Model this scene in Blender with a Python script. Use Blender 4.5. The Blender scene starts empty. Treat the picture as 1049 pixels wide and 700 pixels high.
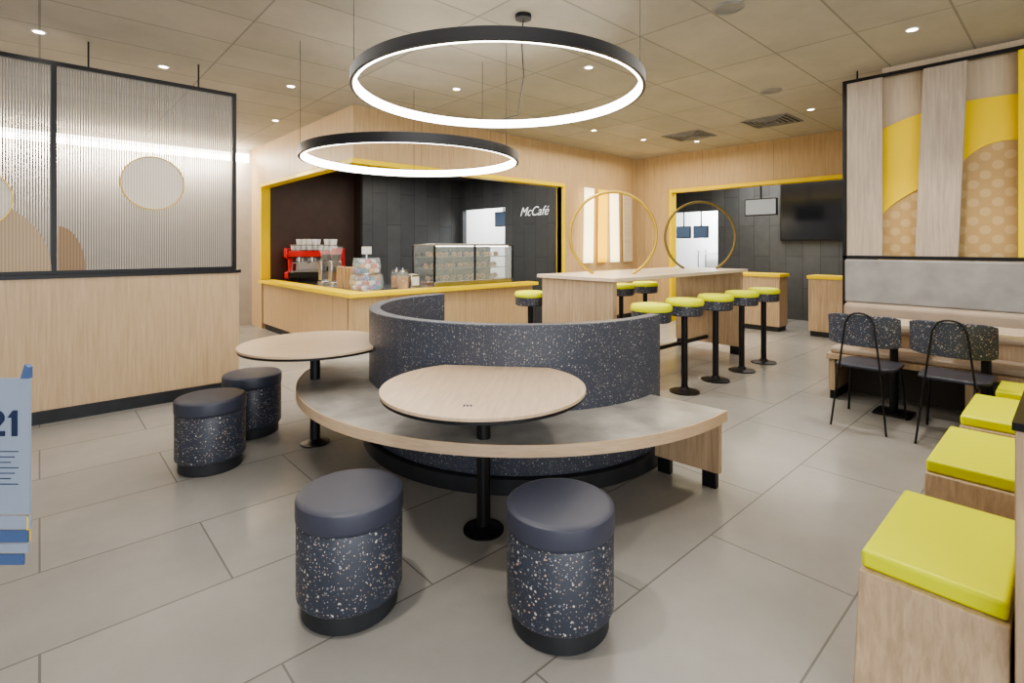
import bpy, bmesh, math, random
from math import radians, sin, cos, pi, sqrt
from mathutils import Vector, Matrix
random.seed(4)
S = bpy.context.scene
COL = S.collection
YAW = radians(-42.4)
H = 3.1

def W(x, y):            # rotate a metric position from the viewing axes into room axes
    c, s = cos(YAW), sin(YAW)
    return (x*c - y*s, x*s + y*c)

# ------------------------------------------------------------ materials
def newmat(name):
    m = bpy.data.materials.new(name); m.use_nodes = True
    nt = m.node_tree; b = nt.nodes["Principled BSDF"]
    return m, nt, b
def mat(name, col, rough=.5, metal=0, emit=0, alpha=1, trans=0, noise=0):
    m, nt, b = newmat(name)
    b.inputs["Base Color"].default_value = (*col, 1)
    b.inputs["Roughness"].default_value = rough
    b.inputs["Metallic"].default_value = metal
    if emit:
        b.inputs["Emission Color"].default_value = (*col, 1)
        b.inputs["Emission Strength"].default_value = emit
    if trans: b.inputs["Transmission Weight"].default_value = trans
    if alpha < 1: b.inputs["Alpha"].default_value = alpha
    if noise:
        tc = nt.nodes.new("ShaderNodeTexCoord"); n = nt.nodes.new("ShaderNodeTexNoise")
        n.inputs["Scale"].default_value = 6; n.inputs["Detail"].default_value = 6
        nt.links.new(tc.outputs["Object"], n.inputs["Vector"])
        r = nt.nodes.new("ShaderNodeValToRGB")
        r.color_ramp.elements[0].position = .3; r.color_ramp.elements[1].position = .7
        r.color_ramp.elements[0].color = (*[c*(1-noise) for c in col], 1)
        r.color_ramp.elements[1].color = (*[min(1, c*(1+noise)) for c in col], 1)
        nt.links.new(n.outputs["Fac"], r.inputs["Fac"]); nt.links.new(r.outputs["Color"], b.inputs["Base Color"])
    return m
def wood(name, c1, c2, scale=(14, 14, .7), joints=0, rough=.45):
    m, nt, b = newmat(name); N = nt.nodes.new; L = nt.links.new
    tc = N("ShaderNodeTexCoord"); mp = N("ShaderNodeMapping"); mp.inputs["Scale"].default_value = scale
    L(tc.outputs["Object"], mp.inputs["Vector"])
    n = N("ShaderNodeTexNoise"); n.inputs["Scale"].default_value = 3; n.inputs["Detail"].default_value = 8
    n.inputs["Roughness"].default_value = .65; n.inputs["Distortion"].default_value = .4
    L(mp.outputs["Vector"], n.inputs["Vector"])
    r = N("ShaderNodeValToRGB"); r.color_ramp.elements[0].position = .33; r.color_ramp.elements[1].position = .67
    r.color_ramp.elements[0].color = (*c2, 1); r.color_ramp.elements[1].color = (*c1, 1)
    L(n.outputs["Fac"], r.inputs["Fac"]); out = r.outputs["Color"]
    if joints:
        sx = N("ShaderNodeSeparateXYZ"); L(tc.outputs["Object"], sx.inputs[0])
        a = N("ShaderNodeMath"); L(sx.outputs[0], a.inputs[0]); L(sx.outputs[1], a.inputs[1])
        d = N("ShaderNodeMath"); d.operation = 'DIVIDE'; L(a.outputs[0], d.inputs[0]); d.inputs[1].default_value = joints
        f = N("ShaderNodeMath"); f.operation = 'FRACT'; L(d.outputs[0], f.inputs[0])
        g = N("ShaderNodeMath"); g.operation = 'LESS_THAN'; L(f.outputs[0], g.inputs[0]); g.inputs[1].default_value = .006
        mx = N("ShaderNodeMix"); mx.data_type = 'RGBA'; L(g.outputs[0], mx.inputs[0]); L(out, mx.inputs[6])
        mx.inputs[7].default_value = (*[c*.6 for c in c2], 1); out = mx.outputs[2]
    L(out, b.inputs["Base Color"]); b.inputs["Roughness"].default_value = rough
    return m
def terrazzo(name, base, chips, s1=130, s2=54, k1=.45, k2=.5):
    m, nt, b = newmat(name); N = nt.nodes.new; L = nt.links.new
    tc = N("ShaderNodeTexCoord"); col = None
    for sc, th, keep in ((s1, .26, k1), (s2, .22, k2)):
        nz = N("ShaderNodeTexNoise"); nz.inputs["Scale"].default_value = sc*1.2
        L(tc.outputs["Object"], nz.inputs["Vector"])
        ad = N("ShaderNodeMixRGB"); ad.inputs[0].default_value = .010
        L(tc.outputs["Object"], ad.inputs[1]); L(nz.outputs["Color"], ad.inputs[2])
        v = N("ShaderNodeTexVoronoi"); v.inputs["Scale"].default_value = sc; L(ad.outputs[0], v.inputs["Vector"])
        l = N("ShaderNodeMath"); l.operation = 'LESS_THAN'; L(v.outputs["Distance"], l.inputs[0]); l.inputs[1].default_value = th
        s = N("ShaderNodeSeparateColor"); L(v.outputs["Color"], s.inputs[0])
        k = N("ShaderNodeMath"); k.operation = 'GREATER_THAN'; L(s.outputs[0], k.inputs[0]); k.inputs[1].default_value = keep
        p = N("ShaderNodeMath"); p.operation = 'MULTIPLY'; L(l.outputs[0], p.inputs[0]); L(k.outputs[0], p.inputs[1])
        cr = N("ShaderNodeValToRGB"); cr.color_ramp.interpolation = 'CONSTANT'
        e = cr.color_ramp.elements; e[0].color = (*chips[0], 1); e[1].position = .4; e[1].color = (*chips[1], 1)
        x = e.new(.72); x.color = (*chips[2], 1)
        L(s.outputs[1], cr.inputs[0])
        mx = N("ShaderNodeMix"); mx.data_type = 'RGBA'; L(p.outputs[0], mx.inputs[0])
        if col: L(col, mx.inputs[6])
        else: mx.inputs[6].default_value = (*base, 1)
        L(cr.outputs[0], mx.inputs[7]); col = mx.outputs[2]
    L(col, b.inputs["Base Color"]); b.inputs["Roughness"].default_value = .42
    return m
def tiles(name, c1, c2, mortar, w, h, ms=.006, offset=.5, rough=.35, vertical=None, nscale=3, rot=0, bump=True, lo=.86, hi=1.08):
    m, nt, b = newmat(name); N = nt.nodes.new; L = nt.links.new
    tc = N("ShaderNodeTexCoord"); vec = tc.outputs["Object"]
    if vertical:
        sx = N("ShaderNodeSeparateXYZ"); L(vec, sx.inputs[0]); cb = N("ShaderNodeCombineXYZ")
        a = N("ShaderNodeMath"); L(sx.outputs[0], a.inputs[0]); L(sx.outputs[1], a.inputs[1])
        L(sx.outputs[2], cb.inputs[0]); L(a.outputs[0], cb.inputs[1]); bv = cb.outputs[0]
    else:
        mp = N("ShaderNodeMapping"); mp.inputs["Rotation"].default_value[2] = rot; L(vec, mp.inputs[0]); bv = mp.outputs[0]
    br = N("ShaderNodeTexBrick"); br.offset = offset; br.inputs["Scale"].default_value = 1
    br.inputs["Brick Width"].default_value = w; br.inputs["Row Height"].default_value = h
    br.inputs["Mortar Size"].default_value = ms; br.inputs["Mortar Smooth"].default_value = 0.1
    br.inputs["Color1"].default_value = (*c1, 1); br.inputs["Color2"].default_value = (*c2, 1)
    br.inputs["Mortar"].default_value = (*mortar, 1); L(bv, br.inputs["Vector"])
    n = N("ShaderNodeTexNoise"); n.inputs["Scale"].default_value = nscale; n.inputs["Detail"].default_value = 9; n.inputs["Roughness"].default_value = .7
    L(vec, n.inputs["Vector"])
    r = N("ShaderNodeValToRGB"); r.color_ramp.elements[0].position = .3; r.color_ramp.elements[1].position = .7
    r.color_ramp.elements[0].color = (lo, lo, lo, 1); r.color_ramp.elements[1].color = (hi, hi, hi, 1)
    L(n.outputs[0], r.inputs[0])
    mx = N("ShaderNodeMixRGB"); mx.blend_type = 'MULTIPLY'; mx.inputs[0].default_value = 1
    L(br.outputs["Color"], mx.inputs[1]); L(r.outputs[0], mx.inputs[2]); L(mx.outputs[0], b.inputs["Base Color"])
    b.inputs["Roughness"].default_value = rough
    if bump:
        bp = N("ShaderNodeBump"); bp.invert = True; bp.inputs["Strength"].default_value = .25; bp.inputs["Distance"].default_value = .003
        L(br.outputs["Fac"], bp.inputs["Height"]); L(bp.outputs[0], b.inputs["Normal"])
    return m
def dotsmat(name, c1, c2, scale):
    m, nt, b = newmat(name); N = nt.nodes.new; L = nt.links.new
    tc = N("ShaderNodeTexCoord"); mp = N("ShaderNodeMapping"); mp.inputs["Rotation"].default_value[0] = radians(45)
    L(tc.outputs["Object"], mp.inputs[0]); sx = N("ShaderNodeSeparateXYZ"); L(mp.outputs[0], sx.inputs[0])
    cb = N("ShaderNodeCombineXYZ"); L(sx.outputs[1], cb.inputs[0]); L(sx.outputs[2], cb.inputs[1])
    v = N("ShaderNodeTexVoronoi"); v.voronoi_dimensions = '2D'; v.inputs["Scale"].default_value = scale; v.inputs["Randomness"].default_value = 0
    L(cb.outputs[0], v.inputs["Vector"])
    l = N("ShaderNodeMath"); l.operation = 'LESS_THAN'; L(v.outputs["Distance"], l.inputs[0]); l.inputs[1].default_value = .34
    mx = N("ShaderNodeMix"); mx.data_type = 'RGBA'; L(l.outputs[0], mx.inputs[0])
    mx.inputs[6].default_value = (*c1, 1); mx.inputs[7].default_value = (*c2, 1); L(mx.outputs[2], b.inputs["Base Color"])
    b.inputs["Roughness"].default_value = .6
    return m
def stripes(name, c1, c2, pitch):
    m, nt, b = newmat(name); N = nt.nodes.new; L = nt.links.new
    tc = N("ShaderNodeTexCoord"); sx = N("ShaderNodeSeparateXYZ"); L(tc.outputs["Object"], sx.inputs[0])
    d = N("ShaderNodeMath"); d.operation = 'MULTIPLY'; L(sx.outputs[0], d.inputs[0]); d.inputs[1].default_value = 2*pi/pitch
    s = N("ShaderNodeMath"); s.operation = 'SINE'; L(d.outputs[0], s.inputs[0])
    r = N("ShaderNodeMapRange"); r.inputs[1].default_value = -1; r.inputs[2].default_value = 1; L(s.outputs[0], r.inputs[0])
    mx = N("ShaderNodeMix"); mx.data_type = 'RGBA'; L(r.outputs[0], mx.inputs[0])
    mx.inputs[6].default_value = (*c1, 1); mx.inputs[7].default_value = (*c2, 1); L(mx.outputs[2], b.inputs["Base Color"])
    b.inputs["Roughness"].default_value = .6
    return m

M_WALL = wood("oak_wall", (.60, .435, .255), (.47, .33, .18), (16, 16, .8), joints=1.2)
M_WALLP = wood("oak_wall_plain", (.60, .44, .275), (.47, .335, .195), (16, 16, .8))
M_OAK = wood("oak_furniture", (.55, .41, .27), (.38, .275, .175), (16, 16, .9))
M_PLANK = wood("ash_plank", (.50, .42, .335), (.37, .30, .235), (16, 16, .9))
M_BACKB = wood("pale_backing", (.60, .49, .36), (.52, .41, .29), (16, 16, .9))
M_OAKH = wood("oak_horizontal", (.62, .475, .33), (.49, .365, .245), (1.2, 14, 14), rough=.35)
M_OAKB = wood("oak_edge", (.62, .47, .32), (.50, .37, .245), (3, 3, 30), rough=.4)
M_PALE = wood("pale_laminate", (.74, .63, .49), (.64, .53, .40), (1, 12, 12), rough=.3)
M_TERR = terrazzo("navy_terrazzo", (.036, .042, .060), ((.48, .46, .43), (.44, .30, .22), (.20, .21, .24)), 115, 50, .42, .42)
M_TERRB = terrazzo("blue_grey_terrazzo", (.055, .063, .086), ((.38, .37, .36), (.32, .26, .22), (.16, .17, .20)), 115, 52, .45, .5)
M_NAVY = mat("navy_leatherette", (.046, .050, .074), .45)
M_BLK = mat("black_metal", (.014, .014, .016), .4, .3)
M_PLINTH = mat("charcoal_plinth", (.022, .024, .028), .5, noise=.3)
M_YEL = mat("yellow_cushion", (.74, .80, .004), .45)
M_FRAME = mat("yellow_frame", (.90, .66, .005), .4)
M_YPLAIN = mat("yellow_panel", (.90, .64, .01), .5)
M_GOLD = mat("brass_hoop", (.50, .33, .05), .35, .5)
M_BRONZE = mat("dark_bronze", (.20, .145, .05), .4, .6)
M_STONE = mat("stone_laminate", (.37, .35, .32), .34, noise=.25)
M_FLOOR = tiles("floor_tiles", (.320, .309, .290), (.290, .280, .263), (.17, .162, .15), 1.2, .6, .004, .5, .22, nscale=1.8, lo=.90, hi=1.06)
M_CEIL = tiles("ceiling_tiles", (.51, .475, .41), (.45, .42, .36), (.31, .285, .24), 1.2, .6, .008, 0, .85, nscale=1.4)
M_SLATE = tiles("slate_tiles", (.100, .106, .113), (.078, .084, .091), (.045, .045, .048), 1.2, .3, .005, .5, .4, vertical=True, nscale=5)
M_BROWN = mat("dark_brown_panel", (.065, .036, .027), .5, noise=.1)
M_CREAM = mat("cream_wall", (.52, .49, .45), .7, noise=.05)
M_DISC = stripes("fluted_disc", (.80, .74, .64), (.60, .54, .45), .02)
M_BROWNARCH = stripes("fluted_brown_arch", (.36, .24, .14), (.24, .16, .09), .02)
M_TANARCH = stripes("fluted_tan_arch", (.52, .40, .27), (.38, .28, .18), .02)
M_RIB = mat("grey_rib", (.21, .205, .20), .5)
M_WHITE = mat("white_plastic", (.8, .8, .78), .4)
M_GLOW = mat("led_white", (1, .96, .88), .5, emit=9)
M_GLOW2 = mat("downlight_glow", (1, .93, .82), .5, emit=14)
M_COVE = mat("cove_glow", (1, .9, .74), .5, emit=18)
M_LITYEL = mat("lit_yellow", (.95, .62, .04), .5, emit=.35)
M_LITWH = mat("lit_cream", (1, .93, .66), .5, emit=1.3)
M_STEEL = mat("steel", (.55, .55, .55), .25, 1)
M_RED = mat("red_enamel", (.55, .02, .02), .3)
M_SCREEN = mat("black_screen", (.008, .009, .011), .15)
M_SCRB = mat("lit_screen", (.10, .14, .20), .3, emit=.5)
M_SCRP = mat("pale_screen", (.30, .34, .40), .3, emit=.4)
M_GLASS = mat("clear_glass", (.8, .9, .92), .05, alpha=.16)
M_GREY = mat("grey_upholstery", (.29, .28, .27), .6, noise=.15)
M_TAUPE = mat("taupe_leather", (.40, .32, .25), .5, noise=.08)
M_KICK = mat("grey_kick_board", (.10, .095, .09), .6)
M_TANDOT = dotsmat("tan_dots", (.50, .33, .14), (.58, .41, .20), 9)
M_PAST = mat("baked_pastry", (.52, .27, .09), .55, noise=.4)
M_DARKC = mat("dark_ceiling", (.05, .05, .05), .8)
M_SIGN = mat("pale_blue_card", (.28, .33, .42), .5)
M_SIGNB = mat("blue_card", (.07, .12, .26), .5)
M_INK = mat("navy_ink", (.012, .022, .07), .6)
M_LETW = mat("white_letters", (.9, .9, .9), .5, emit=.6)
M_AMBER = mat("amber_syrup", (.40, .16, .03), .15)
M_PAPER = mat("brown_paper_cup", (.45, .30, .17), .6)

# ------------------------------------------------------------ geometry
def box(x0, x1, y0, y1, z0, z1):
    V = [(x, y, z) for x in (x0, x1) for y in (y0, y1) for z in (z0, z1)]
    F = [(0, 1, 3, 2), (4, 6, 7, 5), (0, 4, 5, 1), (2, 3, 7, 6), (0, 2, 6, 4), (1, 5, 7, 3)]
    return V, F
def merge(*gs):
    V, F = [], []
    for v, f in gs:
        o = len(V); V += list(v); F += [tuple(i+o for i in q) for q in f]
    return V, F
def prism(poly, z0, z1):
    n = len(poly); V = [(x, y, z0) for x, y in poly]+[(x, y, z1) for x, y in poly]
    F = [tuple(reversed(range(n))), tuple(range(n, 2*n))]+[(i, (i+1) % n, n+(i+1) % n, n+i) for i in range(n)]
    return V, F
def prism_x(poly, x0, x1):   # poly in (y,z)
    n = len(poly); V = [(x0, y, z) for y, z in poly]+[(x1, y, z) for y, z in poly]
    F = [tuple(reversed(range(n))), tuple(range(n, 2*n))]+[(i, (i+1) % n, n+(i+1) % n, n+i) for i in range(n)]
    return V, F
def prism_y(poly, y0, y1):   # poly in (x,z)
    n = len(poly); V = [(x, y0, z) for x, z in poly]+[(x, y1, z) for x, z in poly]
    F = [tuple(range(n)), tuple(reversed(range(n, 2*n)))]+[(i, n+i, n+(i+1) % n, (i+1) % n) for i in range(n)]
    return V, F
def lathe(prof, n=48, cx=0, cy=0):   # open profile (r,z)
    V, F, idx = [], [], []
    for r, z in prof:
        if r < 1e-6: idx.append([len(V)]*n); V.append((cx, cy, z))
        else:
            idx.append(list(range(len(V), len(V)+n)))
            V += [(cx+r*cos(2*pi*i/n), cy+r*sin(2*pi*i/n), z) for i in range(n)]
    for k in range(len(prof)-1):
        A, B = idx[k], idx[k+1]
        for i in range(n):
            j = (i+1) % n; q = []
            for t in (A[i], A[j], B[j], B[i]):
                if t not in q: q.append(t)
            if len(q) > 2: F.append(tuple(q))
    return V, F
def ring(prof, a0=0, a1=360, n=96, cx=0, cy=0):   # closed profile (r,z)
    full = abs(a1-a0) >= 360; m = n if full else n+1; k = len(prof); V, F = [], []
    for i in range(m):
        t = radians(a0+(a1-a0)*i/n)
        V += [(cx+r*cos(t), cy+r*sin(t), z) for r, z in prof]
    for i in range(n):
        a, b = i*k, ((i+1) % m)*k
        for j in range(k): F.append((a+j, b+j, b+(j+1) % k, a+(j+1) % k))
    if not full: F += [tuple(range(k)), tuple(reversed(range((m-1)*k, m*k)))]
    return V, F
def tube(pts, r, n=10, closed=False):
    P = [Vector(p) for p in pts]; V, F = [], []; m = len(P); prev = None
    for i, p in enumerate(P):
        if closed: t = (P[(i+1) % m]-P[i-1]).normalized()
        else: t = (P[min(i+1, m-1)]-P[max(i-1, 0)]).normalized()
        if prev is None:
            u = t.orthogonal().normalized()
        else: u = (prev-t*prev.dot(t)).normalized()
        prev = u; w = t.cross(u)
        V += [tuple(p+r*(cos(2*pi*j/n)*u+sin(2*pi*j/n)*w)) for j in range(n)]
    for i in range(m if closed else m-1):
        a, b = i*n, ((i+1) % m)*n
        for j in range(n): F.append((a+j, a+(j+1) % n, b+(j+1) % n, b+j))
    if not closed: F += [tuple(reversed(range(n))), tuple(range((m-1)*n, m*n))]
    return V, F
def cyl(x, y, z0, z1, r, n=24):
    return lathe([(0, z0), (r, z0), (r, z1), (0, z1)], n, x, y)
def rrect(w, d, r, n=6):
    pts = []
    for cx, cy, a in ((w/2-r, d/2-r, 0), (-w/2+r, d/2-r, 90), (-w/2+r, -d/2+r, 180), (w/2-r, -d/2+r, 270)):
        pts += [(cx+r*cos(radians(a+90*i/n)), cy+r*sin(radians(a+90*i/n))) for i in range(n+1)]
    return pts

def mk(name, g, m, parent=None, bevel=0, off=(0, 0, 0), label=None, seg=2):
    V, F = g; me = bpy.data.meshes.new(name)
    me.from_pydata([(v[0]-off[0], v[1]-off[1], v[2]-off[2]) for v in V], [], F)
    bm = bmesh.new(); bm.from_mesh(me); bmesh.ops.remove_doubles(bm, verts=bm.verts, dist=1e-6)
    bmesh.ops.recalc_face_normals(bm, faces=bm.faces); bm.to_mesh(me); bm.free()
    me.materials.append(m); me.shade_smooth(); me.set_sharp_from_angle(angle=radians(38))
    o = bpy.data.objects.new(name, me); COL.objects.link(o)
    if parent: o.parent = parent
    if bevel:
        b = o.modifiers.new("bevel", 'BEVEL'); b.width = bevel; b.segments = seg; b.limit_method = 'ANGLE'; b.angle_limit = radians(38)
    if label: o["label"] = label
    return o
def thing(name, label, cat, loc=(0, 0, 0), rz=0, group=None):
    e = bpy.data.objects.new(name, None); e.empty_display_size = .1; COL.objects.link(e)
    e.location = loc; e.rotation_euler[2] = rz; e["label"] = label; e["category"] = cat
    if group: e["group"] = group
    return e
def solo(name, g, m, label, cat, group=None, bevel=0, loc=(0, 0, 0), rz=0):
    o = mk(name, g, m, bevel=bevel); o.location = loc; o.rotation_euler[2] = rz
    o["label"] = label; o["category"] = cat
    if group: o["group"] = group
    return o
def struct(name, g, m, bevel=0):
    o = mk(name, g, m, bevel=bevel); o["kind"] = "structure"; return o
def dup(src, loc, rz=None, label=None):
    n = src.copy(); COL.objects.link(n); n.location = loc
    if rz is not None: n.rotation_euler[2] = rz
    if label: n["label"] = label
    def rec(a, b):
        for c in a.children:
            k = c.copy(); COL.objects.link(k); k.parent = b; rec(c, k)
    rec(src, n); return n
def text(name, body, size, m, loc, rot, parent=None, shear=0, ext=.003, bold=0, align='CENTER'):
    cu = bpy.data.curves.new(name, 'FONT'); cu.body = body; cu.size = size; cu.extrude = ext; cu.shear = shear; cu.offset = bold
    cu.align_x = align; cu.align_y = 'CENTER'
    o = bpy.data.objects.new("tmp", cu); COL.objects.link(o); bpy.context.view_layer.update()
    me = bpy.data.meshes.new_from_object(o.evaluated_get(bpy.context.evaluated_depsgraph_get()))
    bpy.data.objects.remove(o); me.materials.clear(); me.materials.append(m)
    t = bpy.data.objects.new(name, me); COL.objects.link(t); t.location = loc; t.rotation_euler = rot
    if parent: t.parent = parent
    return t

# ------------------------------------------------------------ camera
cd = bpy.data.cameras.new("camera"); cam = bpy.data.objects.new("camera", cd); COL.objects.link(cam)
cam.location = (0, 0, 1.4); cam.rotation_euler = (radians(90), 0, YAW)
cd.sensor_width = 36; cd.lens = 530/1049*36; cd.shift_y = -98/1049; cd.clip_start = .05
S.camera = cam
try: S.view_settings.look = 'AgX - Medium High Contrast'
except Exception: pass

# ------------------------------------------------------------ shell
struct("floor", box(-7, 13, -4.5, 11, -.1, 0), M_FLOOR)
struct("ceiling", box(-7, 13, -4.5, 11, H, H+.1), M_CEIL)
struct("wall_left", box(-4.5, 1.43, 5.5, 5.62, 0, 1.14), M_WALLP)
struct("trim_1", box(-4.5, 1.445, 5.485, 5.635, 1.14, 1.17), M_BLK)
struct("baseboard_left", box(-4.5, 1.44, 5.485, 5.5, 0, .1), M_PLINTH)
struct("wall_hall", box(-7, 2.78, 9.9, 10.0, 0, H), M_CREAM)
OP0, OP1, FR = .80, 2.45, 6.49
struct("wall_cafe", merge(box(2.78, 6.49, 5.87, 5.97, OP1, H), box(6.49, 8.70, 5.87, 5.97, 0, H)), M_WALL)
struct("wall_cafe_corridor", merge(box(2.78, 2.88, 5.97, 9.33, OP1, H), box(2.78, 2.88, 9.33, 9.9, 0, H)), M_WALL)
struct("wall_right", merge(box(8.70, 8.80, 5.15, 5.97, 0, H), box(8.70, 8.80, 1.9, 5.15, OP1, H), box(8.70, 8.80, -4.5, 1.9, 0, H)), M_WALL)
struct("baseboard_cafe", box(6.56, 8.70, 5.855, 5.87, 0, .1), M_PLINTH)
struct("baseboard_right", box(8.685, 8.70, 5.2, 5.855, 0, .1), M_PLINTH)
t = .06
struct("trim_2", merge(box(2.75, 6.49+t, 5.835, 5.99, OP1-t, OP1), box(6.49, 6.49+t, 5.835, 5.99, 0, OP1-t),
    box(2.75, 2.90, 5.99, 9.33, OP1-t, OP1), box(2.75, 2.90, 9.33-t, 9.33, .84, OP1-t)), M_FRAME, .004)
struct("trim_3", merge(box(8.66, 8.82, 1.9, 5.15, OP1-t, OP1), box(8.66, 8.82, 5.15-t, 5.15, 0, OP1-t)), M_FRAME, .004)
struct("wall_cafe_interior_back", box(4.4, 6.6, 8.9, 9.0, 0, 2.9), M_SLATE)
struct("wall_cafe_interior_panel", merge(box(2.9, 4.4, 9.26, 9.36, 0, 2.9), box(4.4, 4.46, 9.0, 9.36, 0, 2.9)), M_BROWN)
struct("wall_cafe_interior_side", merge(box(6.6, 6.7, 5.97, 7.43, 0, 2.9), box(6.6, 6.7, 7.43, 8.77, 2.15, 2.9), box(6.6, 6.7, 8.77, 9.0, 0, 2.9)), M_SLATE)
struct("wall_cafe_inner_ceiling", box(2.89, 8.7, 5.98, 9.85, 2.75, 2.8), M_DARKC)
struct("wall_prep_room", merge(box(8.5, 8.6, 6.0, 9.9, 0, 2.74), box(6.7, 8.5, 9.0, 9.1, 0, 2.74)), M_WHITE)
struct("wall_kitchen", merge(box(10.6, 10.7, -1, 5.15, 0, 2.9), box(10.6, 10.7, 5.15, 6.4, 2.15, 2.9), box(10.6, 10.7, 6.4, 7, 0, 2.9), box(8.8, 10.6, 6.5, 6.6, 0, 2.9)), M_SLATE)
struct("wall_kitchen_store", merge(box(12.4, 12.5, 4, 8, 0, 2.74)), M_WHITE)
struct("wall_kitchen_ceiling", box(8.81, 12.9, -1, 8, 2.85, 2.9), M_DARKC)

def area(name, loc, sx, sy, e, col=(1, .93, .83), rot=(0, 0, 0)):
    l = bpy.data.lights.new(name, 'AREA'); l.shape = 'RECTANGLE'; l.size = sx; l.size_y = sy; l.energy = e; l.color = col
    o = bpy.data.objects.new(name, l); COL.objects.link(o); o.location = loc; o.rotation_euler = rot; return o
def spot(loc, e, ang=110, blend=.7, col=(1, .93, .82), r=.06, rot=(0, 0, 0)):
    l = bpy.data.lights.new("downlight_lamp", 'SPOT'); l.energy = e; l.spot_size = radians(ang); l.spot_blend = blend; l.color = col; l.shadow_soft_size = r
    o = bpy.data.objects.new("downlight_lamp", l); COL.objects.link(o); o.location = loc; o.rotation_euler = rot; return o

# ------------------------------------------------------------ service counters with yellow ledge
def rect_part(e, off, body, plinth, ledge):
    mk("counter_body", body, M_WALL, e, off=off); mk("plinth", plinth, M_PLINTH, e, off=off); mk("ledge", ledge, M_FRAME, e, .004, off=off)
o = (4.4, 5.93, 0)
sc = thing("service_counter", "oak-fronted service counter with bright yellow ledge facing the seating", "counter", o, group="cafe service counters")
rect_part(sc, o, box(2.78, 5.80, 5.87, 6.0, .1, .78), box(2.81, 5.78, 5.90, 6.0, 0, .1), box(2.70, 5.86, 5.79, 6.03, .78, .83))
o = (2.84, 7.6, 0)
sc = thing("service_counter", "oak-fronted side counter with bright yellow ledge beside the corridor", "counter", o, group="cafe service counters")
rect_part(sc, o, box(2.78, 2.90, 6.03, 9.25, .1, .78), box(2.81, 2.90, 6.03, 9.25, 0, .1), box(2.70, 2.95, 6.03, 9.25, .78, .83))
o = (4.4, 6.3, 0)
wc = thing("work_counter", "stainless work counter with dark base behind the ledge", "counter", o, group="work counters")
mk("counter_body", box(2.97, 5.87, 6.05, 6.68, 0, .77), M_PLINTH, wc, off=o); mk("worktop", box(2.96, 5.9, 6.05, 6.7, .77, .81), M_STEEL, wc, off=o)
o = (3.3, 7.7, 0)
wc = thing("work_counter", "stainless work counter with dark base under the espresso machine", "counter", o, group="work counters")
mk("counter_body", box(2.97, 3.95, 6.71, 9.22, 0, .77), M_PLINTH, wc, off=o); mk("worktop", box(2.96, 3.97, 6.71, 9.24, .77, .81), M_STEEL, wc, off=o)

# ------------------------------------------------------------ coffee machine
MA, MB = 3.46, 8.74
def coffee_machine(loc, rz):
    e = thing("coffee_machine", "wide red and chrome espresso machine on the counter", "coffee machine", loc, rz)
    mk("body", merge(box(-.38, .38, -.22, .24, .06, .16), box(-.38, .38, .02, .24, .16, .40), box(-.38, .38, -.24, .24, .40, .52)), M_BLK, e, .012)
    for sx in (-.42, .36): mk("side_panel", prism_x([(-.25, .05), (.26, .05), (.26, .55), (-.27, .55), (-.27, .40), (-.12, .36), (-.12, .18), (-.25, .15)], sx, sx+.06), M_RED, e, .01)
    mk("front_panel", box(-.36, .36, -.255, -.24, .41, .51), M_RED, e, .005)
    mk("splash_panel", box(-.34, .34, .0, .02, .17, .39), M_STEEL, e, .003)
    for x in (-.22, 0, .22):
        g = merge(cyl(x, -.14, .32, .40, .04), tube([(x, -.16, .33), (x, -.34, .31)], .014))
        mk("brewing_group", g, M_STEEL, e)
    mk("cup_rail", tube([(-.37, -.2, .60), (.37, -.2, .60), (.37, .22, .60), (-.37, .22, .60)], .006, closed=True), M_STEEL, e)
    for x in (-.36, .36):
        for y in (-.2, .2): mk("foot", cyl(x, y, 0, .06, .02, 12), M_BLK, e)
    mk("drip_tray", box(-.33, .33, -.21, -.01, .161, .175), M_STEEL, e)
    return e
coffee_machine((MA, MB, .81), YAW)
cupg = lathe([(0, 0), (.03, 0), (.042, .09), (.039, .09), (.028, .006), (0, .006)], 16)
gl = solo("coffee_cup", cupg, M_WHITE, "small white cup stored on the espresso machine", "cup", "cups on the espresso machine", loc=(0, 0, 0))
first = True
for lay in range(2):
    for k in range(8):
        for j in range(2):
            if lay == 1 and k in (0, 5): continue
            dx, dy = W(-.33+.093*k, -.12+.14*j); p = (MA+dx, MB+dy, 1.331+.092*lay)
            if first: gl.location = p; first = False
            else: dup(gl, p)
gr = thing("coffee_grinder", "steel coffee grinder with clear bean hopper", "coffee grinder", (3.3, 7.92, .81), group="coffee grinders")
mk("body", merge(box(-.09, .09, -.1, .12, 0, .05), box(-.08, .08, -.02, .1, .05, .36)), M_STEEL, gr, .01)
mk("bean_hopper", lathe([(0, .36), (.06, .36), (.1, .55), (.1, .58), (0, .58)], 20), M_GLASS, gr)
mk("beans", lathe([(0, .365), (.055, .365), (.075, .46), (0, .47)], 20), M_BROWN, gr)
mk("spout", box(-.03, .03, -.1, -.02, .2, .27), M_BLK, gr, .005)
dup(gr, (3.3, 7.55, .81))
sy = thing("syrup_bottle", "amber syrup bottle with black pump on the worktop", "bottle", (3.5, 7.22, .81), group="syrup bottles")
mk("bottle", lathe([(0, 0), (.034, 0), (.036, .01), (.036, .17), (.014, .22), (.014, .26), (0, .26)], 16), M_AMBER, sy)
mk("pump", merge(cyl(0, 0, .26, .31, .01, 8), box(-.05, .01, -.008, .008, .305, .32)), M_BLK, sy)
for k in range(1, 7): dup(sy, (3.5+.12*(k % 2), 7.22-.075*k, .81))
tc_ = solo("takeaway_cup_stack", lathe([(0, 0), (.03, 0)]+sum([[(.042, .07+.03*i), (.044, .075+.03*i), (.041, .078+.03*i)] for i in range(8)], [])+[(0, .30)], 20), M_PAPER,
    "tall stack of nested brown takeaway cups", "cups", "takeaway cup stacks", loc=(3.2, 7.20, .81))
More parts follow.
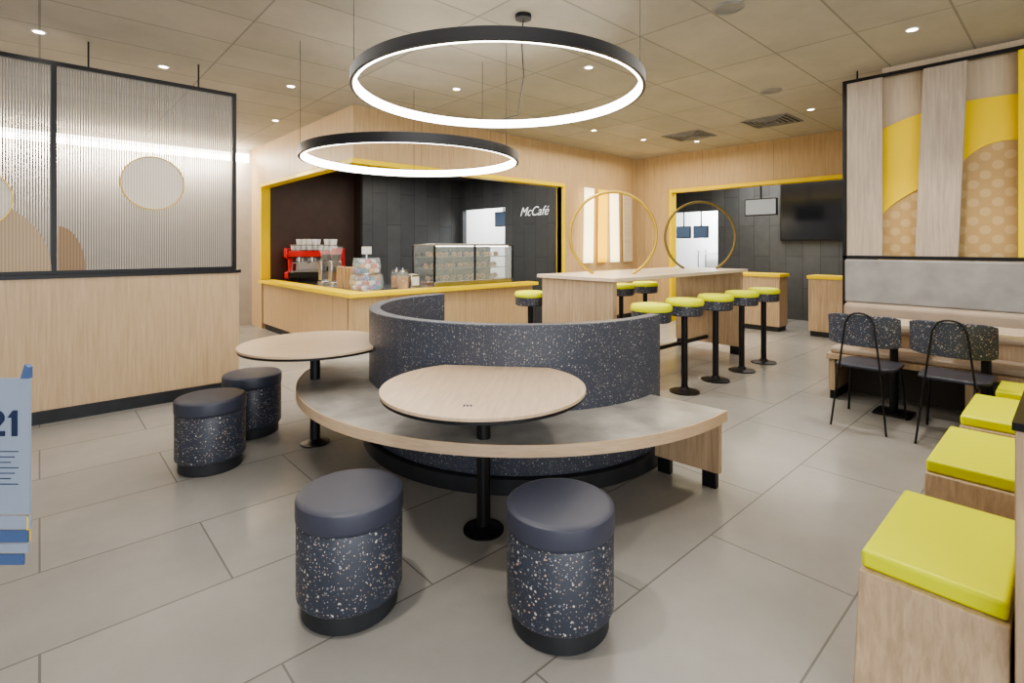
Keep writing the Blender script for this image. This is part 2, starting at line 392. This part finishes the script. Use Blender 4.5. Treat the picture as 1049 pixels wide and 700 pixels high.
for k in range(1, 5): dup(tc_, (3.2, 7.20-.11*k, .81))
jar = thing("glass_jar", "clear glass jar of treats with steel lid", "jar", (3.70, 6.45, .81), group="glass jars")
mk("glass", lathe([(0, 0), (.08, 0), (.085, .02), (.085, .2), (.07, .23), (0, .23)], 24), M_GLASS, jar)
mk("treats", lathe([(0, .01), (.072, .01), (.074, .15), (.05, .17), (0, .165)], 20), M_PAST, jar)
mk("lid", lathe([(0, .23), (.072, .23), (.072, .26), (.015, .265), (.015, .285), (0, .29)], 24), M_STEEL, jar)
dup(jar, (3.66, 6.22, .81))
rk = thing("sweets_jar_stand", "two-tier clear jar stand of wrapped treats on the counter corner", "jar", (3.22, 6.40, .81))
mk("base_tray", lathe([(0, 0), (.22, 0), (.22, .02), (.21, .02), (.21, .01), (0, .01)], 32), M_STEEL, rk)
mk("glass_bowl", lathe([(.205, .012), (.212, .012), (.225, .10), (.212, .21), (.205, .21), (.217, .10), (.205, .012)], 32), M_GLASS, rk)
mk("tray", lathe([(0, .22), (.19, .22), (.19, .235), (.18, .235), (.18, .23), (0, .23)], 32), M_STEEL, rk)
mk("glass_bowl", lathe([(.172, .236), (.179, .236), (.19, .32), (.172, .43), (.165, .43), (.182, .32), (.172, .236)], 32), M_GLASS, rk)
mk("pole", cyl(0, 0, .01, .5, .012, 12), M_STEEL, rk)
mk("header_card", box(-.07, .07, -.004, .004, .48, .58), M_WHITE, rk)
cols = [(.60, .04, .05), (.04, .12, .45), (.75, .70, .62), (.35, .10, .30), (.75, .35, .04), (.7, .7, .7), (.06, .25, .3)]
pm = [mat("wrapper", c, .35) for c in cols]
kk = 0
for tier, rr, nn in ((.055, .155, 14), (.06, .08, 8), (.115, .15, 12), (.165, .10, 9), (.275, .125, 11), (.28, .06, 6), (.335, .11, 9), (.39, .07, 6)):
    for i in range(nn):
        a = 2*pi*i/nn+tier*9
        p = solo("wrapped_sweet", lathe([(0, -.045), (.03, -.042), (.012, -.03), (.035, 0), (.012, .03), (.03, .042), (0, .045)], 10), pm[kk*5 % 7],
            "brightly wrapped sweet piled in a clear counter jar", "sweet", "sweets in the jar stand", loc=(3.22+rr*cos(a), 6.40+rr*sin(a), .81+tier-.01))
        p.rotation_euler = (radians(90), 0, a+.6*(i % 3)); kk += 1
mb = thing("napkin_dispenser", "steel napkin dispenser box on the worktop", "dispenser", (3.86, 6.30, .81))
mk("body", box(-.07, .07, -.08, .08, 0, .2), M_STEEL, mb, .012)
mk("front_plate", box(-.055, .055, -.088, -.08, .04, .16), M_WHITE, mb, .003)

# ------------------------------------------------------------ pastry display case
pc = thing("pastry_display_case", "glass pastry display case with steel frame and lit shelves", "display case", (4.83, 6.4, .83))
A0, A1, D0, D1 = -.72, .76, -.28, .28
mk("base", box(A0, A1, D0, D1, -.02, .06), M_STEEL, pc, .006)
mk("top_cover", box(A0, A1, D0, D1, .57, .60), M_STEEL, pc, .006)
mk("back_panel", box(A0+.013, A1-.013, D1-.01, D1, .06, .57), M_SCREEN, pc)
for x in (A0, 0, A1):
    for y in (D0, D1): mk("post", box(x-.012, x+.012, y-.012, y+.012, .06, .57), M_BLK, pc)
mk("shelf", box(A0+.02, A1-.02, D0+.06, D1-.02, .23, .24), M_STEEL, pc)
mk("shelf", box(A0+.02, A1-.02, D0+.09, D1-.02, .40, .41), M_STEEL, pc)
mk("front_glass", box(A0+.013, A1-.013, D0-.003, D0+.003, .06, .57), M_GLASS, pc)
for x in (A0, A1): mk("side_glass", box(x-.003, x+.003, D0+.013, D1-.013, .06, .57), M_GLASS, pc)
mk("lamp_strip", box(A0+.05, A1-.05, D0+.04, D0+.06, .56, .57), M_GLOW, pc)
cro = [(.0, -.07), (.018, -.055), (.024, -.03), (.036, -.02), (.036, .02), (.024, .03), (.018, .055), (0, .07)]
for lv, zz in enumerate((.06, .24, .41)):
    for i in range(12):
        p = solo("croissant", lathe(cro, 12), M_PAST, "golden-brown pastry on a display shelf", "pastry", "pastries in the display case",
                 loc=(4.83-.64+.119*i, 6.42+random.uniform(-.03, .05), .83+zz+.036))
        p.rotation_euler = (radians(90), 0, random.uniform(-.4, .4))

sg = thing("wall_sign", "white script café lettering on slate tiled wall", "sign", (6.59, 6.64, 2.02))
text("lettering", "McCafé", .235, M_LETW, (0, 0, 0), (radians(90), 0, radians(-90)), sg, shear=.4, bold=-.001)
def screen(name, label, loc, w, h, rz, m, top=None):
    e = thing(name, label, "screen", loc, rz)
    mk("casing", box(-w/2, w/2, 0, .05, -h/2, h/2), M_BLK, e, .005)
    mk("display", box(-w/2+.02, w/2-.02, -.004, 0, -h/2+.02, h/2-.02), m, e)
    if top: mk("bracket", tube([(0, .03, h/2), (0, .03, top-loc[2])], .015), M_BLK, e)
    return e
screen("order_screen", "small lit order screen hung from the ceiling", (7.0, 7.95, 1.95), .5, .3, radians(-90), M_SCRB, top=2.75)
screen("order_screen", "pale lit order screen hung above kitchen counter", (9.3, 3.75, 2.08), .55, .3, radians(-90), M_SCRP, top=2.85)
screen("order_screen", "dark order screen seen in the kitchen doorway", (11.2, 6.28, 1.72), .36, .28, radians(-90), M_SCRB, top=2.85)
screen("order_screen", "dark order screen seen in the kitchen doorway", (11.2, 5.85, 1.72), .36, .28, radians(-90), M_SCRB, top=2.85)
screen("wall_screen", "large blank black menu screen on slate wall", (10.53, 3.2, 2.05), 1.35, 1.1, radians(-90), M_SCREEN)
for b0, b1 in ((1.95, 2.86), (3.25, 5.05)):
    e = thing("order_counter", "oak order counter with a yellow top ledge", "counter", (8.95, (b0+b1)/2, 0), group="order counters")
    oo = (8.95, (b0+b1)/2, 0)
    mk("counter_body", box(8.85, 9.2, b0+.02, b1-.02, .08, .89), M_OAK, e, off=oo)
    mk("plinth", box(8.87, 9.18, b0+.04, b1-.04, 0, .08), M_PLINTH, e, off=oo)
    mk("ledge", box(8.83, 9.24, b0, b1, .89, .94), M_FRAME, e, .004, off=oo)
sh = thing("storage_shelf", "white storage rack in the back room", "shelf", (12.1, 5.6, 0))
for z in (.4, .8, 1.2): mk("shelf_board", box(-.2, .2, -.7, .7, z, z+.03), M_WHITE, sh)
for y in (-.69, .67):
    for x in (-.2, .18): mk("post", box(x, x+.02, y, y+.02, 0, 1.3), M_STEEL, sh)

# ------------------------------------------------------------ wall relief art, lit
def relief():
    e = thing("wall_relief", "glowing cream and yellow upright slats forming arches on oak wall", "wall art", (7.8, 5.86, 1.1))
    def pl(x0, x1, w, m, z1=1.32):
        mk("panel", prism_y([(x0, 0), (x0+w, 0), (x1+w, z1), (x1, z1)], -.05, -.03), m, e, .003)
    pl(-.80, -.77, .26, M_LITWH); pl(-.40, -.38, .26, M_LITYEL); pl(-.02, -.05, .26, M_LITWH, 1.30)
    pl(.38, .36, .28, M_PALE, 1.28)
    for x in (-.67, -.27, .09, .51): mk("spacer", box(x-.02, x+.02, -.03, .01, .6, .66), M_BLK, e)
relief()
area("relief_glow", (7.5, 5.74, 1.75), 1.1, 1.2, 7, (1, .75, .3), (radians(90), 0, 0))

# ------------------------------------------------------------ left ribbed screen
ls = thing("ribbed_screen", "black-framed room divider with fine vertical grey ribs", "divider", (0, 5.56, 1.17))
oo = (0, 5.56, 1.17); z0, z1 = 1.17, 2.85
for a in (-2.95, -1.43, .085, 1.40): mk("post", box(a-.018, a+.018, 5.54, 5.58, z0, z1), M_BLK, ls, off=oo)
mk("rail", box(-2.968, 1.418, 5.54, 5.58, z1, z1+.035), M_BLK, ls, off=oo)
mk("rail", box(-2.932, 1.38, 5.545, 5.575, z0, z0+.03), M_BLK, ls, off=oo)
rib = []
a = -2.90
while a < 1.38:
    rib.append(box(a, a+.0095, 5.547, 5.553, z0+.03, z1)); a += .017
mk("ribs", merge(*rib), M_RIB, ls, off=oo)
for a in (-2.2, -.67, 1.1, .3): mk("hanger", box(a-.006, a+.006, 5.555, 5.567, z1+.035, H), M_BLK, ls, off=oo)
def yring(cx, cz, r, y0, y1, r2):
    n = 64; V = []; F = []
    for i in range(n):
        t = 2*pi*i/n
        for rr, y in ((r, y0), (r2, y0), (r2, y1), (r, y1)): V.append((cx+rr*cos(t), y, cz+rr*sin(t)))
    for i in range(n):
        A, B = i*4, ((i+1) % n)*4
        for j in range(4): F.append((A+j, B+j, B+(j+1) % 4, A+(j+1) % 4))
    return V, F
for cx, cz, r in ((.745, 1.955, .23), (-.385, 1.76, .23)):
    mk("round_disc", prism_y([(cx+r*cos(2*pi*i/64), cz+r*sin(2*pi*i/64)) for i in range(64)], 5.532, 5.542), M_DISC, ls, off=oo, label="cream fluted round disc")
    mk("disc_rim", yring(cx, cz, r, 5.526, 5.545, r+.008), M_GOLD, ls, off=oo, label="thin brass rim around the disc")
mk("arch_panel", prism_y([(-.30+.37*cos(pi*i/40), 1.20+.52*sin(pi*i/40)) for i in range(41)], 5.537, 5.541), M_TANARCH, ls, off=oo, label="tan fluted arched panel")
mk("arch_panel", prism_y([(.11+.0*i, 1.20+.36*i) for i in (0, 1)]+[(.11+.17*sin(pi/2*i/20), 1.20+.36*cos(pi/2*i/20)) for i in range(1, 21)], 5.537, 5.541), M_BROWNARCH, ls, off=oo, label="brown fluted quarter-arch panel")
struct("trim_4", box(-7, 2.7, 9.78, 9.82, 2.86, 3.0), M_COVE)
area("cove_light", (-1.5, 9.7, 2.85), 8, .3, 330, (1, .90, .76), (radians(50), 0, 0))

# ------------------------------------------------------------ circular booth
CA, CB = W(.05, 4.06)
bt = thing("circular_booth", "circular bench around a curved blue-grey terrazzo backrest", "bench", (CA, CB, 0))
a0, a1 = 88, 283
rc = lambda r0, r1, z0, z1: [(r0, z0), (r1, z0), (r1, z1), (r0, z1)]
mk("backrest", ring(rc(1.05, 1.13, .09, .95), a0, a1, 120), M_TERRB, bt, .006)
mk("plinth", ring(rc(1.03, 1.17, 0, .09), a0, a1, 120), M_PLINTH, bt, .004)
mk("bench_seat", ring(rc(1.13, 1.60, .425, .455), a0, 275, 120), M_STONE, bt, .003, label="grey stone-effect seat surface")
mk("seat_edge", ring(rc(1.135, 1.585, .397, .425), a0, 275, 120), M_OAKB, bt, .002, label="oak seat underside band")
mk("seat_edge", ring([(1.602, .396), (1.612, .396), (1.612, .456), (1.602, .456)], a0, 275, 120), M_OAKB, bt, label="oak front edge band")
for ang in (275, 88):
    t = radians(ang); s = 1 if ang == 88 else -1
    def pt(r, w): return (r*cos(t)-w*s*sin(t)*1, r*sin(t)+w*s*cos(t))
    mk("end_panel", prism([pt(1.18, 0), pt(1.58, 0), pt(1.58, .04), pt(1.18, .04)], .09, .397), M_OAK, bt, .002)
    for r in (1.2, 1.48): mk("foot", prism([pt(r, 0), pt(r+.08, 0), pt(r+.08, .04), pt(r, .04)], 0, .09), M_BLK, bt)

# ------------------------------------------------------------ round tables
def round_table(pos, label):
    a, b = pos; dx, dy = CA-a, CB-b; d = math.atan2(dy, dx)
    e = thing("round_table", label, "table", (a, b, 0), d, "round pedestal tables")
    R = .5; ph = math.acos(.40/R)
    pts = [(R*cos(ph+(2*pi-2*ph)*i/72), R*sin(ph+(2*pi-2*ph)*i/72)) for i in range(73)]
    mk("table_top", prism(pts, .70, .715), M_OAKH, e, .002)
    mk("top_edge", prism([(x*.992, y*.992) for x, y in pts], .685, .70), M_BLK, e, .002, label="dark underside of the top")
    mk("pole", cyl(0, 0, .012, .685, .034), M_BLK, e)
    mk("base_plate", lathe([(0, 0), (.10, 0), (.10, .008), (.06, .014), (.034, .03), (0, .03)], 40), M_BLK, e)
    return e
round_table(W(-.14, 2.55), "oak round table with one flat side on black pole")
round_table(W(-1.40, 3.68), "oak round table with one flat side beside two stools")
lx, ly = W(-.19, 2.22)
lt = text("table_mark", "m", .055, M_INK, (lx, ly, .7155), (0, 0, YAW), ext=.0004, bold=.001)
lt["label"] = "tiny dark arches mark printed on the table top"; lt["category"] = "sign"

# ------------------------------------------------------------ drum stools
ds = thing("drum_stool", "navy drum stool with speckled terrazzo body and padded seat", "stool", (*W(-.634, 2.03), 0), group="navy drum stools")
mk("plinth", lathe([(0, 0), (.176, 0), (.181, .006), (.181, .075), (0, .075)], 48), M_PLINTH, ds)
mk("body", lathe([(0, .073), (.193, .073), (.198, .079), (.199, .087), (.199, .354), (.195, .360), (0, .360)], 64), M_TERR, ds)
mk("seat", lathe([(0, .362), (.197, .362), (.2015, .367), (.2025, .378), (.2025, .428), (.200, .438), (.192, .444), (.175, .447), (0, .448)], 64), M_NAVY, ds)
for x, y in ((.18, 1.94), (-1.92, 3.30), (-1.957, 3.90)): dup(ds, (*W(x, y), 0))

# ------------------------------------------------------------ high bar table
bar = thing("bar_table", "long oak high bar table with pale top and panel ends", "table", (5.3, 3.37, 0)); oo = (5.3, 3.37, 0)
mk("table_top", box(3.90, 6.76, 2.88, 3.88, 1.065, 1.10), M_PALE, bar, .003, off=oo)
for a in (3.94, 6.64):
    mk("end_panel", box(a, a+.06, 2.92, 3.84, .1, 1.065), M_OAK, bar, .003, off=oo)
    for b in (2.94, 3.7): mk("foot", box(a-.005, a+.065, b, b+.12, 0, .1), M_BLK, bar, off=oo)
mk("foot_rail", box(4.0, 6.64, 3.36, 3.40, .16, .2), M_BLK, bar, off=oo)
for i, (a, b, m) in enumerate(((4.52, 3.35, M_GOLD), (6.40, 3.35, M_BRONZE))):
    e = thing("table_hoop", "slim %s hoop rising out of the bar table top" % ("brass", "dark bronze")[i], "decoration", (a, b, 1.1), YAW, "upright hoops")
    t0 = math.acos(.41/.46)
    mk("hoop", tube([(.46*sin(t0+(2*pi-2*t0)*k/80), 0, .416-.46*cos(t0+(2*pi-2*t0)*k/80)) for k in range(81)], .016, 10), m, e)
bs = thing("bar_stool", "high stool with yellow seat, terrazzo drum and black pedestal", "stool", (3.95, 2.52, 0), group="yellow bar stools")
mk("base_plate", lathe([(0, 0), (.14, 0), (.14, .01), (.05, .02), (.035, .05), (0, .05)], 32), M_BLK, bs)
mk("pole", cyl(0, 0, .02, .74, .03), M_BLK, bs)
mk("drum", lathe([(0, .74), (.16, .74), (.17, .75), (.17, .835), (0, .835)], 40), M_TERR, bs)
mk("seat", lathe([(0, .835), (.172, .835), (.178, .85), (.178, .87), (.165, .89), (.14, .895), (0, .897)], 40), M_YEL, bs)
for a in (4.57, 5.2, 5.82, 6.42): dup(bs, (a, 2.55, 0))
for a in (4.05, 4.65, 5.2, 5.75, 6.32): dup(bs, (a, 4.13, 0))

# ------------------------------------------------------------ ring pendants
def pendant(cx, cy, r, z, label, can):
    a, b = W(cx, cy); e = thing("ring_pendant_lamp", label, "lamp", (a, b, H), YAW, "ring pendant lamps"); hz = z-H
    mk("ring_frame", ring([(r-.020, hz), (r, hz), (r, hz+.074), (r-.042, hz+.074), (r-.042, hz+.068), (r-.020, hz+.068)], 0, 360, 128), M_BLK, e)
    mk("light_diffuser", ring([(r-.040, hz+.0), (r-.020, hz+.0), (r-.020, hz+.068), (r-.040, hz+.068)], 0, 360, 128), M_GLOW, e)
    for t in (100, 205, 335):
        t = radians(t); x, y = (r-.018)*cos(t), (r-.018)*sin(t)
        mk("cable", tube([(x, y, hz+.074), (x, y, 0)], .002, 6), M_BLK, e)
    if can:
        mk("canopy", lathe([(0, 0), (.06, 0), (.06, -.03), (0, -.035)], 24, *can), M_BLK, e)
        mk("power_cord", tube([(can[0], can[1], -.03), (can[0]-.01, can[1]+.03, -.2), (can[0]+.01, can[1]+.3, hz+.25), (can[0]-.03, r*.9, hz+.1), (-.02, r-.02, hz+.07)], .005, 6), M_BLK, e)
pendant(-.097, 3.78, 1.04, 2.495, "large black ring pendant with glowing white inner band", (.18, .03))
pendant(-.90, 4.68, .96, 2.15, "smaller lower black ring pendant with glowing inner band", None)

# ------------------------------------------------------------ ceiling fittings
dl = None
DL = [(-3.3, 4.9), (.73, 4.92), (3.72, 6.44), (3.14, 4.06), (2.10, 8.27), (-3.75, 4.1), (3.0, 8.4), (-2.35, 5.5), (1.2, 7.6), (-.6, 5.6), (-3.2, 7.0), (5.0, 5.2), (1.9, 2.6), (-.9, 1.5)]
for x, y in DL:
    a, b = W(x, y)
    if dl is None:
        dl = thing("downlight", "small round recessed ceiling downlight glowing warm white", "lamp", (a, b, H), group="ceiling downlights")
        mk("trim_ring", ring([(.036, -.006), (.048, -.004), (.048, 0), (.036, 0)], 0, 360, 32), M_WHITE, dl)
        mk("bulb", lathe([(0, -.004), (.035, -.004), (.035, 0), (0, 0)], 24), M_GLOW2, dl)
    else: dup(dl, (a, b, H))
    spot((a, b, H-.02), 120, 90)
for x, y in ((1.54, 3.69), (2.84, 5.67)):
    a, b = W(x, y)
    e = thing("ceiling_speaker", "round white flush ceiling speaker", "speaker", (a, b, H), group="ceiling speakers")
    mk("rim", ring([(.085, -.012), (.11, -.006), (.11, 0), (.085, 0)], 0, 360, 40), M_GREY, e)
    mk("grille", lathe([(0, -.006), (.085, -.006), (.085, 0), (0, 0)], 32), M_GREY, e)
for x, y in ((2.73, 7.97), (3.53, 7.04)):
    a, b = W(x, y)
    e = thing("air_vent", "square louvred ceiling air vent", "vent", (a, b, H), group="ceiling vents")
    for k in range(5):
        s = .3-.055*k
        mk("louvre", merge(box(-s, s, -s, -s+.02, -.012-.003*k, 0), box(-s, s, s-.02, s, -.012-.003*k, 0), box(-s, -s+.02, -s+.02, s-.02, -.012-.003*k, 0), box(s-.02, s, -s+.02, s-.02, -.012-.003*k, 0)), M_GREY, e)
    mk("duct", box(-.29, .29, -.29, .29, -.004, -.001), M_BLK, e)

# ------------------------------------------------------------ banquette and screen
bq = thing("banquette_bench", "long wall bench with oak base, taupe seat and grey back", "bench", (5.58, .3, 0)); oo = (5.58, .3, 0)
e0, e1 = -1.6, 1.56
mk("seat_frame", box(5.33, 5.84, e0, e1, .37, .42), M_OAK, bq, .003, off=oo)
mk("seat_cushion", box(5.36, 5.74, e0, e1-.02, .42, .48), M_TAUPE, bq, .02, off=oo)
mk("back_roll", box(5.70, 5.84, e0, e1-.03, .60, .86), M_TAUPE, bq, .045, off=oo, seg=5)
mk("back_panel", box(5.76, 5.84, e0, e1-.03, .86, 1.27), M_GREY, bq, .015, off=oo)
mk("back_support", box(5.78, 5.84, e0, e1-.03, .42, .60), M_OAK, bq, off=oo)
for b in (e1-.06, .55, -.5, e0):
    mk("leg_panel", box(5.36, 5.84, b, b+.05, .08, .37), M_OAK, bq, off=oo)
    mk("foot", box(5.38, 5.82, b+.005, b+.045, 0, .08), M_BLK, bq, off=oo)
mk("kick_board", box(5.78, 5.82, e0+.05, e1-.06, 0, .37), M_KICK, bq, off=oo)
rs = thing("decorative_screen", "black-framed hanging screen with oak planks", "divider", (5.88, .3, 1.29)); oo = (5.88, .3, 1.29)
zb, zt = 1.275, 3.02
mk("rail", box(5.85, 5.89, e0, 1.57, zb, zb+.03), M_BLK, rs, off=oo)
mk("rail", box(5.85, 5.89, e0, 1.57, zt-.03, zt), M_BLK, rs, off=oo)
mk("post", box(5.85, 5.89, 1.54, 1.57, 0, zt-.03), M_BLK, rs, off=oo)
mk("post", box(5.85, 5.89, e0, e0+.03, 0, zt-.03), M_BLK, rs, off=oo)
for b in (1.45, .2): mk("hanger", box(5.865, 5.875, b-.006, b+.006, zt, H), M_BLK, rs, off=oo)
def plank(b0, b1, w, m, lab=None): mk("plank", prism_x([(b0, zb+.03), (b0-w, zb+.03), (b1-w, zt-.03), (b1, zt-.03)], 5.855, 5.885), m, rs, .002, off=oo, label=lab)
plank(1.535, 1.535, .29, M_PLANK); plank(1.00, .94, .30, M_PLANK); plank(.33, .33, .3, M_FRAME, "bright yellow plank"); plank(-.4, -.3, .3, M_PLANK)
mu = thing("mural_panel", "mural board with plain yellow arches on dotted tan", "wall art", (5.95, .3, 1.30)); oo = (5.95, .3, 1.30)
def otop(b): return 2.66-.22*abs((b-.52)/.9)**2.2 if abs(b-.52) < .95 else 2.40
def band(name, f0, f1, x0, x1, m, label=None):
    V, F = [], []; n = 120
    for i in range(n+1):
        b = -1.5+2.77*i/n; zl, zh = f0(b), f1(b)
        V += [(x0, b, zl), (x0, b, zh), (x1, b, zh), (x1, b, zl)]
    for i in range(n):
        for j in range(4): F.append((i*4+j, i*4+4+j, i*4+4+(j+1) % 4, i*4+(j+1) % 4))
    F += [(3, 2, 1, 0), tuple(n*4+j for j in range(4))]
    mk(name, (V, F), m, mu, off=oo, label=label)
def ylow(b):
    if b > .95: return 1.58+.36*((1.30-b)/.35)**.5
    u = (b-.40)/.52
    if abs(u) < 1: return 1.42+.86*(1-abs(u)**2.2)**.6
    return 1.42
mk("backing_board", box(5.965, 5.98, -1.5, 1.27, 1.30, H), M_BACKB, mu, off=oo, label="pale oak backing board")
band("dotted_board", lambda b: 1.30, lambda b: otop(b)-.01, 5.95, 5.965, M_TANDOT, "golden tan dotted board")
band("yellow_arches", ylow, otop, 5.94, 5.95, M_YPLAIN, "plain yellow arch shape")

def small_table(a, b):
    e = thing("bistro_table", "small pale rectangular table on black pedestal by the bench", "table", (a, b, 0), group="bistro tables")
    mk("table_top", prism(rrect(.46, .46, .03), .745, .77), M_PALE, e, .003)
    mk("pole", cyl(0, 0, .02, .745, .03), M_BLK, e)
    mk("base_plate", prism(rrect(.26, .26, .02), 0, .015), M_BLK, e, .003)
small_table(5.27, 1.04); small_table(5.27, .47)
ch = thing("dining_chair", "navy speckled chair with slim black tubular frame", "chair", (4.92, 1.13, 0), group="navy dining chairs")
mk("seat", prism([(x, y) for x, y in rrect(.40, .40, .07)], .44, .465), M_NAVY, ch, .008)
nb = 16; V = []; F = []
for i in range(nb+1):
    u = 2*i/nb-1; y = .24*u; x = -.235+.075*u*u; zl = .62+.02*u**6; zh = .87-.02*u**6
    V += [(x+.0, y, zl), (x-.03, y, zh), (x-.045, y, zh), (x-.015, y, zl)]
for i in range(nb):
    for j in range(4): F.append((i*4+j, i*4+4+j, i*4+4+(j+1) % 4, i*4+(j+1) % 4))
F += [(3, 2, 1, 0), tuple(nb*4+j for j in range(4))]
M_TERRC = terrazzo("chair_terrazzo", (.055, .065, .090), ((.50, .48, .47), (.45, .30, .22), (.2, .22, .28)), 90, 45, .3, .35)
mk("backrest", (V, F), M_TERRC, ch, .006)
pts = [(-.34, .18, .0), (-.30, .14, .4), (-.292, .095, .80)]+[(-.292, .08*cos(pi*k/8), .83+.055*sin(pi*k/8)) for k in range(0, 9)]+[(-.292, -.095, .80), (-.30, -.14, .4), (-.34, -.18, 0)]
mk("rear_leg_frame", tube(pts, .007), M_BLK, ch)
for s in (-1, 1):
    mk("leg", tube([(.21, .2*s, 0), (.16, .17*s, .43), (-.29, .14*s, .43)], .0085), M_BLK, ch)
c2 = dup(ch, (4.92, .60, 0))

BM = [(1.90, 2.50, .46), (2.92, 3.56, .46), (3.82, 4.46, .45), (4.64, 5.02, .37)]
for i, (s0, s1, bf) in enumerate(BM):
    e = thing("box_seat", "oak box seat with a bright yellow cushion", "seat", ((s0+s1)/2, .28, 0), group="yellow box seats"); oo = ((s0+s1)/2, .28, 0)
    bb = .12
    fl = .10 if i < 3 else .06
    V = [(s0-fl, bb, 0), (s1, bb, 0), (s1, bf+.0, 0), (s0-fl, bf, 0), (s0-.02, bb, .395), (s1, bb, .395), (s1, bf, .395), (s0-.02, bf, .395)]
    F = [(0, 3, 2, 1), (4, 5, 6, 7), (0, 1, 5, 4), (1, 2, 6, 5), (2, 3, 7, 6), (3, 0, 4, 7)]
    mk("base", (V, F), M_OAK, e, .004, off=oo)
    mk("cushion", box(s0, s1, bb+.005, bf, .395, .45), M_YEL, e, .012, off=oo, seg=4)
bp = thing("seat_divider", "tall oak back panel behind the yellow seats", "divider", (3.2, .06, 0))
mk("panel", box(-1.36, 1.82, -.04, .05, 0, .93), M_OAK, bp, .003)
mk("cap", box(-1.37, 1.83, -.045, .055, .93, .95), M_BLK, bp)

# ------------------------------------------------------------ menu stand
sa, sb = W(-1.66, 1.62)
ms = thing("menu_stand", "pale blue card display stand with navy print", "sign", (sa, sb, 0), YAW)
mk("base_plate", prism([(x-.28, y) for x, y in rrect(.3, .3, .03)], 0, .015), M_BLK, ms)
mk("pole", cyl(-.16, .03, .015, 1.0, .015), M_BLK, ms)
for k, (zz, zt_, w, mm) in enumerate(((.56, .985, .15, M_SIGN), (.515, .555, .155, M_SIGN), (.475, .512, .15, M_SIGNB), (.445, .472, .155, M_SIGN), (.41, .442, .145, M_SIGNB))):
    mk("card", box(-.2, w, .0-.004*k, .006-.004*k, zz, zt_), mm, ms)
mk("card_edge", box(.146, .149, -.006, .004, .475, .555), M_FRAME, ms, label="thin yellow sheet edge")
mk("clip_holder", prism_y([(.125, .985), (.15, .985), (.15, 1.02), (.138, 1.03)], -.005, .01), M_SIGNB, ms)
def digit(poly): mk("numeral", prism_y(poly, -.004, 0), M_INK, ms)
zc = .805
arc = [(.048+.024*cos(radians(t)), zc+.056+.024*sin(radians(t))) for t in range(170, -40, -15)]
inn = [(.048+.009*cos(radians(t)), zc+.056+.010*sin(radians(t))) for t in range(-40, 175, 15)]
digit(arc+[(.043, zc+.015), (.073, zc+.015), (.073, zc), (.022, zc), (.022, zc+.012)]+inn)
digit([(.083, zc+.058), (.100, zc+.080), (.112, zc+.080), (.112, zc), (.096, zc), (.096, zc+.058)])
for k in range(7):
    mk("text_line", box(.03, .115-.012*(k % 3), -.002, 0, .755-.017*k, .7572-.017*k), M_INK, ms)

# ------------------------------------------------------------ lights
area("room_fill", (*W(0, 4.2), H-.12), 5, 4, 125, (1, .955, .89))
area("room_fill_back", (6.5, 4.6, H-.12), 3.5, 2, 70, (1, .88, .68))
area("storefront_daylight", (-1.5, -3.5, 1.9), 7, 2.4, 300, (.96, .98, 1), (radians(80), 0, radians(-20)))
area("prep_room_light", (7.6, 8.0, 2.7), 1, 1, 90, (.95, .98, 1))
area("store_room_light", (11.6, 5.8, 2.8), 1, 1, 240, (.95, .98, 1))
area("cafe_work_light", (4.6, 7.3, 2.7), 2.5, 1.2, 55, (1, .93, .83))
area("kitchen_light", (9.7, 3.6, 2.8), 1.2, 2.5, 75, (1, .95, .87))
w = bpy.data.worlds.new("world"); S.world = w; w.use_nodes = True
w.node_tree.nodes["Background"].inputs[0].default_value = (.98, .98, .98, 1)
w.node_tree.nodes["Background"].inputs[1].default_value = .78
